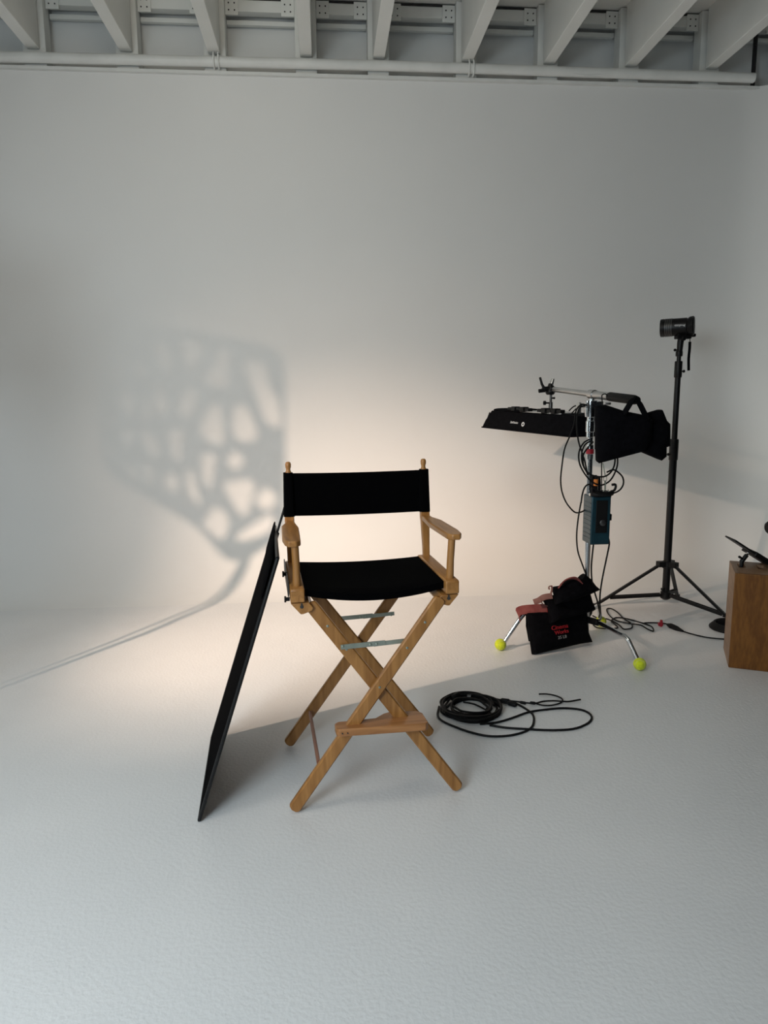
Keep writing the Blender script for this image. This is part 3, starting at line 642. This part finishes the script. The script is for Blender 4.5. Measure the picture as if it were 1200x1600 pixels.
mb = MB(); mb.pad([(1.1809,3.7000,0.2995), (1.2311,3.7000,0.3236), (1.3582,3.7200,0.3324), (1.4577,3.7400,0.3349), (1.4788,3.7400,0.2671), (1.5033,3.7500,0.2183), (1.4474,3.7200,0.2106), (1.3484,3.6800,0.2041), (1.2476,3.6500,0.1951), (1.2018,3.6300,0.1848), (1.2038,3.6500,0.2112), (1.2016,3.6700,0.2600)], (.15, -1, .25), .09, sub=3, wr=.005, seed=8); part(mb, 'pouch', 'nylon', s2)
mb = MB(); mb.strap([(1.1274,3.6900,0.2895), (1.1529,3.6800,0.3025), (1.1781,3.6700,0.3228), (1.2215,3.6600,0.3315)], .032, .006, (.05, .3, 1), smooth=3); part(mb, 'handle_strap', 'webpink', s2)
mb = MB(); mb.strap([(1.1574,3.6600,0.3082), (1.1688,3.6600,0.2860), (1.1976,3.6700,0.2711)], .010, .004, (0, -1, .2), smooth=2); part(mb, 'tag_loop', 'webpink', s2)
s3 = thing('sandbag', 'topmost black sandbag folded over with an arched faded red handle', 'sandbag', O, 0, 'black sandbags piled on the stand leg')
mb = MB(); mb.pad([(1.2230,3.6800,0.3769), (1.2696,3.6900,0.3800), (1.3050,3.6900,0.4081), (1.3590,3.7000,0.4185), (1.4032,3.7100,0.4073), (1.4131,3.7200,0.4375), (1.4548,3.7200,0.4032), (1.4859,3.7200,0.3617), (1.5127,3.7200,0.3387), (1.4537,3.6900,0.3267), (1.3521,3.6500,0.3120), (1.2417,3.6200,0.2954), (1.2275,3.6200,0.2923), (1.2254,3.6400,0.3407)], (.1, -1, .35), .10, sub=3, wr=.005, seed=9); part(mb, 'pouch', 'nylon', s3)
mb = MB(); mb.strap([(1.2457,3.6400,0.3797), (1.2732,3.6400,0.4149), (1.3084,3.6400,0.4318), (1.3444,3.6500,0.4281), (1.3780,3.6600,0.3956)], .034, .006, (.0, -1, .6), smooth=4); part(mb, 'handle_strap', 'web', s3)
mb = MB(); mb.strap([(1.1958,3.6400,0.3741), (1.1954,3.6400,0.3885), (1.2063,3.6300,0.3944), (1.2037,3.6200,0.3721), (1.2006,3.6300,0.3443)], .016, .005, (0, -1, .3), smooth=3); part(mb, 'curled_strap', 'webpink', s3)

# ---------------------------------------------------------------- tall black light stand
LX, LY = 2.296, 4.50
O = (LX, LY, 0)
ls = thing('light_stand', 'tall black tripod light stand between sandbags and wooden box', 'light stand', O)
def pl(z0, z1, r, nm, extra=None):
    mb = MB(); mb.lathe((LX, LY, z0), (0, 0, 1), [(0, r), (z1 - z0, r)] if not extra else extra, 18); return part(mb, nm, 'black', ls)
pl(.055, 1.04, .0245, 'lower_pole'); pl(1.10, 1.56, .0185, 'middle_pole'); pl(1.60, 1.72, .0135, 'upper_pole')
for z0, z1, r in ((.99, 1.13, .029), (1.53, 1.635, .0245), (1.665, 1.70, .022)):
    c_ = pl(z0, z1, r, 'collar', [(0, r * .9), (.006, r), (z1 - z0 - .006, r), (z1 - z0, r * .9)])
    mb = MB(); sg = -1 if z0 in (.99, 1.665) else 1
    mb.lathe((LX + sg * r, LY - .005, z0 + .04), (sg, -.1, 0), [(0, .005), (.008, .005), (.008, .010), (.016, .008)], 8); part(mb, 'knob', 'blackp', c_)
HZ = .285
hb = MB(); hb.lathe((LX, LY, .255), (0, 0, 1), [(0, .028), (.004, .034), (.045, .034), (.05, .028)], 18); hub = part(hb, 'leg_hub', 'black', ls)
h2 = MB(); h2.lathe((LX, LY, .035), (0, 0, 1), [(0, .018), (.012, .034), (.055, .034), (.06, .026)], 18)
h2.lathe((LX - .03, LY - .02, .10), (-.3, 0, 1), [(-.03, .007), (.012, .007), (.012, .013), (.022, .011)], 8); part(h2, 'lower_hub', 'black', ls)
feet = [V3((1.7900,4.4783,0.0060)), V3((2.5368,4.1676,0.0060)), V3((2.4534,4.6398,0.0060))]
for i, f_ in enumerate(feet):
    d = V3((f_.x - LX, f_.y - LY, 0)); L = d.length; d.normalize(); sdv = V3((-d.y, d.x, 0))
    a = V3((LX, LY, HZ)) + d * .045
    mb = MB(); mb.box(tuple(V3((LX, LY, HZ)) + d * .045), (.05, .05, .035), Matrix((d, sdv, V3((0, 0, 1)))).transposed()); part(mb, 'leg_bracket', 'blackp', hub, bevel=.003)
    mb = MB(); mb.rbar(a, f_ + V3((0, 0, .008)), .026, .017, side=tuple(sdv), r=.3); lg = part(mb, 'leg', 'steel' if i == 2 else 'black', ls)
    mb = MB(); mb.box(tuple(f_ + V3((0, 0, .010))), (.03, .03, .022), Matrix((d, sdv, V3((0, 0, 1)))).transposed()); part(mb, 'foot', 'rubber', lg, bevel=.003)
    j = a.lerp(f_, (.78, .95, .80)[i])
    for s_ in (-1, 1):
        mb = MB(); mb.bar(V3((LX, LY, .07)) + d * .035 + sdv * s_ * .013, j + sdv * s_ * .013, .005, .020, side=tuple(sdv)); part(mb, 'brace', 'black', ls)

# flash head on top of the stand
O = (2.28, 4.5, 1.72)
fh = thing('flash_head', 'black cylindrical studio flash head on top of the tall stand', 'lamp', O)
ha, hb_ = V3((2.1954,4.5700,1.8492)), V3((2.3667,4.4600,1.8543)); ax = (hb_ - ha).normalized(); HL = (hb_ - ha).length
mb = MB(); mb.lathe(ha, ax, [(0, .05), (.002, .056), (.02, .058), (.022, .056), (HL * .78, .055), (HL * .80, .050), (HL * .84, .052)], 32); hbod = part(mb, 'body', 'black', fh)
mb = MB(); mb.lathe(ha + ax * HL * .82, ax, [(0, .054), (.01, .060), (.03, .062), (.037, .056)], 8); part(mb, 'rear_cap', 'blackp', hbod)
mb = MB()
for k in range(4):
    c_ = ha + ax * (.030 + .012 * k)
    mb.lathe(c_, ax, [(0, .0575), (.004, .0585), (.007, .0575)], 32)
part(mb, 'grip_rings', 'steel', hbod)
mb = MB(); cm = ha + ax * HL * .68
mb.box(tuple(cm + V3((0, 0, -.067))), (.095, .05, .022)); mb.box(tuple(cm + V3((.02, 0, -.055))), (.12, .035, .02)); br_ = part(mb, 'bracket', 'blackp', fh, bevel=.004)
mb = MB(); px_ = LX + .004; mb.tube([(px_ - .002, 4.5, 1.70), (px_, 4.5, 1.75), (px_ + .006, 4.5, 1.80)], [.018, .020, .021], 14); part(mb, 'spigot', 'black', fh)
mb = MB(); mb.lathe((px_ + .003, 4.46, 1.775), (0, -1, 0), [(-.03, .014), (.0, .014), (.004, .010)], 14); part(mb, 'tilt_knob', 'blackp', fh)
mb = MB(); mb.strap([(2.3536,4.4800,1.7561),(2.3542,4.4800,1.7117),(2.3515,4.4800,1.6510),(2.3563,4.4800,1.5737)], .016, .006, (1, 0, 0), smooth=3); mb.tube([(2.3415,4.4800,1.8123),(2.3518,4.4800,1.7842),(2.3541,4.4800,1.7480)], .0025, 6); part(mb, 'wrist_strap', 'nylon', fh)
fn = V3((ax.y, -ax.x, 0)).normalized(); fn = fn if fn.y < 0 else -fn
tb = ha + ax * (HL * .60) + fn * .0585 + V3((0, 0, .010))
text('lettering', 'Profoto', .020, 'white', fh, tuple(tb), tuple(-ax), (0, 0, -1), O, extr=.001)

# ---------------------------------------------------------------- cable on the floor behind, red plug
O = (1.9395,4.1065,0.0000)
fc = thing('floor_cable', 'black cable looping over the floor from stand to box with a red clip', 'cable', O)
mb = MB(); mb.tube([(1.7029,4.2865,0.0060),(1.7193,4.2301,0.0060),(1.7668,4.2115,0.0060),(1.7889,4.1431,0.0060),(1.7948,4.0784,0.0060),(1.7915,4.0042,0.0060),(1.8482,4.0226,0.0060),(1.8814,4.1072,0.0060),(1.8757,4.1996,0.0060),(1.8909,4.3358,0.0060),(1.8836,4.4233,0.0060),(1.8482,4.4126,0.0060),(1.8163,4.3018,0.0060),(1.8099,4.1935,0.0060),(1.8367,4.1379,0.0060),(1.8918,4.0932,0.0060),(1.9280,4.0639,0.0060),(1.9341,3.9888,0.0060),(1.9524,3.9505,0.0060),(1.9794,4.0332,0.0060),(1.9605,4.0986,0.0060),(2.0017,4.1070,0.0060),(2.0581,4.0944,0.0060),(2.0965,4.0710,0.0060),(2.1116,4.0189,0.0060),(2.1240,3.9319,0.0060),(2.1732,3.8443,0.0060),(2.2311,3.7925,0.0060),(2.3220,3.7603,0.0060),(2.4438,3.7361,0.0060)], .0042, 7, smooth=4)
mb.tube([(1.6712,4.1821,0.0060),(1.6384,4.1081,0.0060),(1.6424,4.0449,0.0060),(1.6998,4.0264,0.0060),(1.7628,4.0319,0.0060),(1.7735,4.1061,0.0060),(1.7793,4.1703,0.0060),(1.8381,4.2306,0.0060),(1.8959,4.1974,0.0060),(1.9503,4.1126,0.0060),(1.9728,4.0717,0.0060)], .0042, 7, smooth=4)
part(mb, 'cable', 'rubber', fc)
a, b = V3((2.0845,4.0475,0.0120)), V3((2.1187,3.9147,0.0120))
mb = MB(); mb.tube([a, a.lerp(b, .25), a.lerp(b, .6), b], [.006, .017, .016, .006], 12, smooth=2); part(mb, 'inline_switch', 'rubber', fc)
a = V3((2.0425,4.0461,0.0160))
mb = MB(); mb.box(tuple(a), (.030, .014, .022)); mb.box(tuple(a + V3((.004, 0, .0))), (.013, .016, .052)); part(mb, 'red_clip', 'red', fc, bevel=.003)
# bundle behind the wooden box
O = (2.45, 3.955, 0)
cb2 = thing('cable_bundle', 'round bundle of black cable on the floor half hidden behind the wooden box', 'cable', O)
mb = MB()
for k in range(5):
    rr = .125 - .006 * k; mb.tube([(2.452 + rr * math.cos(a), 3.955 + rr * .92 * math.sin(a), .009 + .006 * k) for a in [q * 2 * math.pi / 28 for q in range(29)]], .008, 7)
part(mb, 'cable', 'rubber', cb2)
mb = MB(); mb.pad([(2.452 + .09 * math.cos(a), 3.955 + .085 * math.sin(a), .028) for a in [q * 2 * math.pi / 14 for q in range(14)]], (0, 0, 1), .05); part(mb, 'wrapped_core', 'nylon', cb2)

# ---------------------------------------------------------------- wooden box with a small lamp on it
bx0 = V3((2.080, 3.362, 0)); bd = V3((.140, .290, 0)).normalized(); bw = V3((bd.y, -bd.x, 0))
O = tuple(bx0)
box = thing('apple_box', 'varnished plywood box standing on end at the right edge', 'wooden box', O)
Rb = Matrix((bw, bd, V3((0, 0, 1)))).transposed()
BW, BD, BH = .42, .308, .508
def BP(a, b, z): return bx0 + bw * a + bd * b + V3((0, 0, z))
tk = .018
mb = MB(); mb.box(tuple(BP(BW / 2, tk / 2, BH / 2)), (BW, tk, BH), Rb); part(mb, 'front_panel', 'ply', box, bevel=.003)
mb = MB(); mb.box(tuple(BP(BW / 2, BD - tk / 2, BH / 2)), (BW, tk, BH), Rb); part(mb, 'back_panel', 'ply', box, bevel=.003)
for a in (tk / 2, BW - tk / 2):
    mb = MB(); mb.box(tuple(BP(a, BD / 2, BH / 2)), (tk, BD - 2 * tk, BH), Rb); part(mb, 'side_panel', 'plyedge', box, bevel=.001)
# top with two hand holes
mb = MB()
def top_piece(a0, a1, b0, b1): mb.box(tuple(BP((a0 + a1) / 2, (b0 + b1) / 2, BH - tk / 2)), (a1 - a0, b1 - b0, tk), Rb)
ha0, ha1, hb0, hb1, hc0, hc1 = .030, .066, .150, .240, .122, .160
top_piece(tk, ha0, tk, BD - tk); top_piece(ha1, hc0, tk, BD - tk); top_piece(hc1, BW - tk, tk, BD - tk)
for a0, a1 in ((ha0, ha1), (hc0, hc1)):
    top_piece(a0, a1, tk, hb0); top_piece(a0, a1, hb1, BD - tk)
part(mb, 'top_panel', 'plyedge', box, smooth=False)
mb = MB(); mb.box(tuple(BP(BW / 2, BD / 2, .46)), (BW - 2 * tk - .002, BD - 2 * tk - .002, .006), Rb); part(mb, 'inner_board', 'hole', box, smooth=False)

O = (2.2196,3.5000,0.5320)
sl = thing('panel_lamp', 'slim black panel lamp tilted back on a ball mount on the wooden box', 'lamp', O)
p0, p1, p2 = V3((2.1244,3.5000,0.6632)), V3((2.2327,3.5000,0.5945)), V3((2.3718,3.5000,0.5137))
nn = V3((0, 1, 0)); 
mb = MB(); mb.bar(p0, p1.lerp(p2, .1), .10, .009, side=(.1, 1, 0)); part(mb, 'barn_door', 'black', sl, bevel=.001)
mb = MB(); mb.bar(p1 + V3((.002, 0, -.004)), p2 + V3((0, 0, -.006)), .13, .026, side=(.1, 1, 0)); part(mb, 'lamp_body', 'black', sl, bevel=.003)
q0 = V3((2.1978,3.5000,0.5361)); q1 = V3((2.2238,3.5000,0.5703))
mb = MB(); mb.tube([q0 + V3((0, 0, -.03)), q0, q1], [.010, .012, .011], 12); mt_ = part(mb, 'ball_mount', 'black', sl)
mb = MB(); mb.sphere(q1 + (q1 - q0) * .28, .0085, 12); mb.tube([q1, V3((2.2338,3.5000,0.5805)) + V3((.004, 0, .003))], .005, 8); part(mb, 'steel_ball', 'chrome', mt_)
mb = MB(); mb.tube([V3((2.1941,3.4900,0.5525)), V3((2.1692,3.4800,0.5658))], [.005, .007], 10); part(mb, 'mount_knob', 'blackp', mt_)

O = (2.7969,4.1200,0.6020)
dl = thing('reflector_lamp', 'round black reflector lamp just entering the right edge behind the wooden box', 'lamp', (O[0], O[1], 0))
LC = V3(O); O = (O[0], O[1], 0)
mb = MB(); mb.lathe(LC + V3((-.06, -.01, -.02)), (1, .12, .35), [(0, .030), (.012, .044), (.05, .052), (.075, .056), (.078, .050), (.055, .042)], 24); part(mb, 'reflector', 'black', dl)
mb = MB(); mb.tube([(LC.x + .02, LC.y, LC.z - .04), (LC.x + .02, LC.y, .03)], .012, 12); part(mb, 'pole', 'black', dl)
mb = MB(); mb.lathe((LC.x + .02, LC.y, 0), (0, 0, 1), [(0, .10), (.02, .10), (.03, .08), (.034, .02)], 24); part(mb, 'base', 'black', dl)
pd = bpy.data.lights.new('reflector_lamp_light', 'SPOT'); po = bpy.data.objects.new('reflector_lamp_light', pd); COL.objects.link(po)
pd.energy = 22; pd.color = (.90, 1.0, .95); pd.shadow_soft_size = .05; pd.spot_size = math.radians(150); pd.spot_blend = 1.0
look(po, tuple(LC + V3((.06, .01, .03))), (LC.x + 1.06, LC.y + .02, LC.z + .40))

# ---------------------------------------------------------------- patterned board on its stand, left of the picture, that throws the shadow
GY = 3.236; GT = (GY - LAMP[1]) / (5.43 - LAMP[1])
def toG(p):
    p = V3(p); L = V3(LAMP); k = (GY - L.y) / (p.y - L.y); return L + (p - L) * k
crop = lambda pts: pts
holes = [[(-1.232,5.430,1.842),(-1.157,5.430,1.811),(-1.131,5.430,1.718),(-1.161,5.430,1.610),(-1.203,5.430,1.672),(-1.243,5.430,1.780)],[(-1.061,5.430,1.872),(-0.970,5.430,1.841),(-0.894,5.430,1.810),(-0.931,5.430,1.702),(-0.996,5.430,1.640),(-1.038,5.430,1.733)],[(-0.771,5.430,1.794),(-0.702,5.430,1.763),(-0.714,5.430,1.655),(-0.728,5.430,1.514),(-0.799,5.430,1.514),(-0.906,5.430,1.562),(-0.839,5.430,1.655)],[(-0.611,5.430,1.693),(-0.508,5.430,1.700),(-0.431,5.430,1.653),(-0.419,5.430,1.527),(-0.344,5.430,1.400),(-0.342,5.430,1.208),(-0.460,5.430,1.257),(-0.518,5.430,1.433),(-0.576,5.430,1.576)],[(-1.411,5.430,1.673),(-1.364,5.430,1.688),(-1.323,5.430,1.611),(-1.371,5.430,1.580)],[(-1.560,5.430,1.628),(-1.495,5.430,1.674),(-1.509,5.430,1.581),(-1.549,5.430,1.550)],[(-1.234,5.430,1.548),(-1.193,5.430,1.439),(-1.167,5.430,1.360),(-1.201,5.430,1.313),(-1.277,5.430,1.345),(-1.262,5.430,1.455)],[(-1.084,5.430,1.438),(-1.003,5.430,1.500),(-0.958,5.430,1.468),(-0.979,5.430,1.358),(-1.046,5.430,1.280),(-1.098,5.430,1.328)],[(-0.852,5.430,1.389),(-0.782,5.430,1.356),(-0.768,5.430,1.149),(-0.786,5.430,1.085),(-0.881,5.430,1.102),(-0.948,5.430,1.183),(-0.920,5.430,1.278)],[(-0.696,5.430,1.340),(-0.631,5.430,1.387),(-0.570,5.430,1.322),(-0.519,5.430,1.178),(-0.546,5.430,1.106),(-0.658,5.430,1.107),(-0.710,5.430,1.196)],[(-1.534,5.430,1.441),(-1.438,5.430,1.488),(-1.434,5.430,1.315),(-1.480,5.430,1.316)],[(-1.363,5.430,1.456),(-1.327,5.430,1.408),(-1.304,5.430,1.282),(-1.350,5.430,1.283)],[(-1.379,5.430,1.204),(-1.318,5.430,1.171),(-1.260,5.430,1.091),(-1.257,5.430,1.011),(-1.313,5.430,0.996),(-1.369,5.430,1.108)],[(-1.192,5.430,1.186),(-1.074,5.430,1.200),(-1.086,5.430,1.105),(-1.102,5.430,0.960),(-1.156,5.430,0.993),(-1.182,5.430,1.090)],[(-1.512,5.430,1.190),(-1.441,5.430,1.205),(-1.446,5.430,1.125),(-1.503,5.430,1.078)],[(-0.949,5.430,1.006),(-0.838,5.430,1.005),(-0.860,5.430,0.859),(-0.890,5.430,0.745),(-0.943,5.430,0.811)],[(-0.768,5.430,0.955),(-0.693,5.430,1.027),(-0.624,5.430,0.953),(-0.699,5.430,0.880)],[(-1.068,5.430,0.862),(-1.018,5.430,0.894),(-0.967,5.430,0.631),(-1.030,5.430,0.665),(-1.073,5.430,0.765)],[(-1.244,5.430,0.833),(-1.178,5.430,0.872),(-1.125,5.430,0.831),(-1.147,5.430,0.717),(-1.231,5.430,0.767)],[(-1.379,5.430,0.948),(-1.311,5.430,0.899),(-1.341,5.430,0.786),(-1.384,5.430,0.868)],[(-0.800,5.430,0.776),(-0.702,5.430,0.807),(-0.558,5.430,0.788),(-0.598,5.430,0.590),(-0.649,5.430,0.525),(-0.726,5.430,0.626)],[(-0.563,5.430,0.656),(-0.470,5.430,0.745),(-0.384,5.430,0.652),(-0.477,5.430,0.563)],[(-0.959,5.430,0.465),(-0.873,5.430,0.596),(-0.778,5.430,0.544),(-0.750,5.430,0.443),(-0.779,5.430,0.327),(-0.882,5.430,0.396)],[(-0.688,5.430,0.358),(-0.553,5.430,0.472),(-0.420,5.430,0.536),(-0.425,5.430,0.385),(-0.625,5.430,0.306)],[(-1.487,5.430,0.966),(-1.431,5.430,0.868),(-1.449,5.430,0.820),(-1.492,5.430,0.886)],[(-1.643,5.430,1.080),(-1.590,5.430,1.064),(-1.610,5.430,1.000)],[(-1.637,5.430,1.286),(-1.575,5.430,1.285),(-1.587,5.430,1.222)]]
outline = [(-1.615,5.430,2.039),(-1.240,5.430,1.971),(-0.905,5.430,1.910),(-0.581,5.430,1.848),(-0.410,5.430,1.801),(-0.318,5.430,1.731),(-0.299,5.430,1.574),(-0.311,5.430,1.175),(-0.323,5.430,0.767),(-0.343,5.430,0.383),(-0.430,5.430,0.250),(-0.566,5.430,0.134),(-0.729,5.430,0.164),(-1.008,5.430,0.449),(-1.348,5.430,0.672),(-1.648,5.430,0.904),(-1.682,5.430,1.192),(-1.672,5.430,1.659)]
gb = thing('pattern_board', 'rigid board cut with an irregular honeycomb of holes, left of the picture', 'board', (-1.8, GY, 1.5))
cu = bpy.data.curves.new('board_curve', 'CURVE'); cu.dimensions = '2D'; cu.fill_mode = 'BOTH'; cu.extrude = .004
def addspline(P):
    P = [toG(p) for p in P]; P = spline(P + [P[0]], 4)[:-1]
    sp = cu.splines.new('POLY'); sp.points.add(len(P) - 1); sp.use_cyclic_u = True
    for q, pt in zip(P, sp.points): pt.co = (q.x + 1.8, q.z - 1.5, 0, 1)
addspline(outline)
for h in holes: addspline(h)
tmp = bpy.data.objects.new('board_tmp', cu); COL.objects.link(tmp); bpy.context.view_layer.update()
me = bpy.data.meshes.new_from_object(tmp.evaluated_get(bpy.context.evaluated_depsgraph_get())); bpy.data.objects.remove(tmp)
me.transform(Matrix.Rotation(math.pi / 2, 4, 'X')); me.materials.clear(); me.materials.append(M['gobo'])
bo = bpy.data.objects.new('cut_board', me); COL.objects.link(bo); bo.parent = gb
gs = thing('board_stand', 'slim two-rod stand on a round base holding the cut board', 'light stand', (-1.80, GY, 0))
O = (-1.80, GY, 0)
gx = toG((-0.5398,5.4300,0.3036)).x
mb = MB(); mb.tube([(-1.79, GY + .012, .03), (-1.79, GY + .012, .9), (gx, GY + .012, 1.50)], .013, 10); part(mb, 'main_rod', 'black', gs)
mb = MB(); mb.tube([(-1.845, GY + .012, .03), (-1.84, GY + .012, .8), (gx - .01, GY + .012, 1.47)], .008, 8); part(mb, 'second_rod', 'black', gs)
mb = MB(); mb.lathe((-1.83, GY, 0), (0, 0, 1), [(0, .14), (.02, .14), (.03, .12), (.034, .02)], 28); part(mb, 'base', 'black', gs)
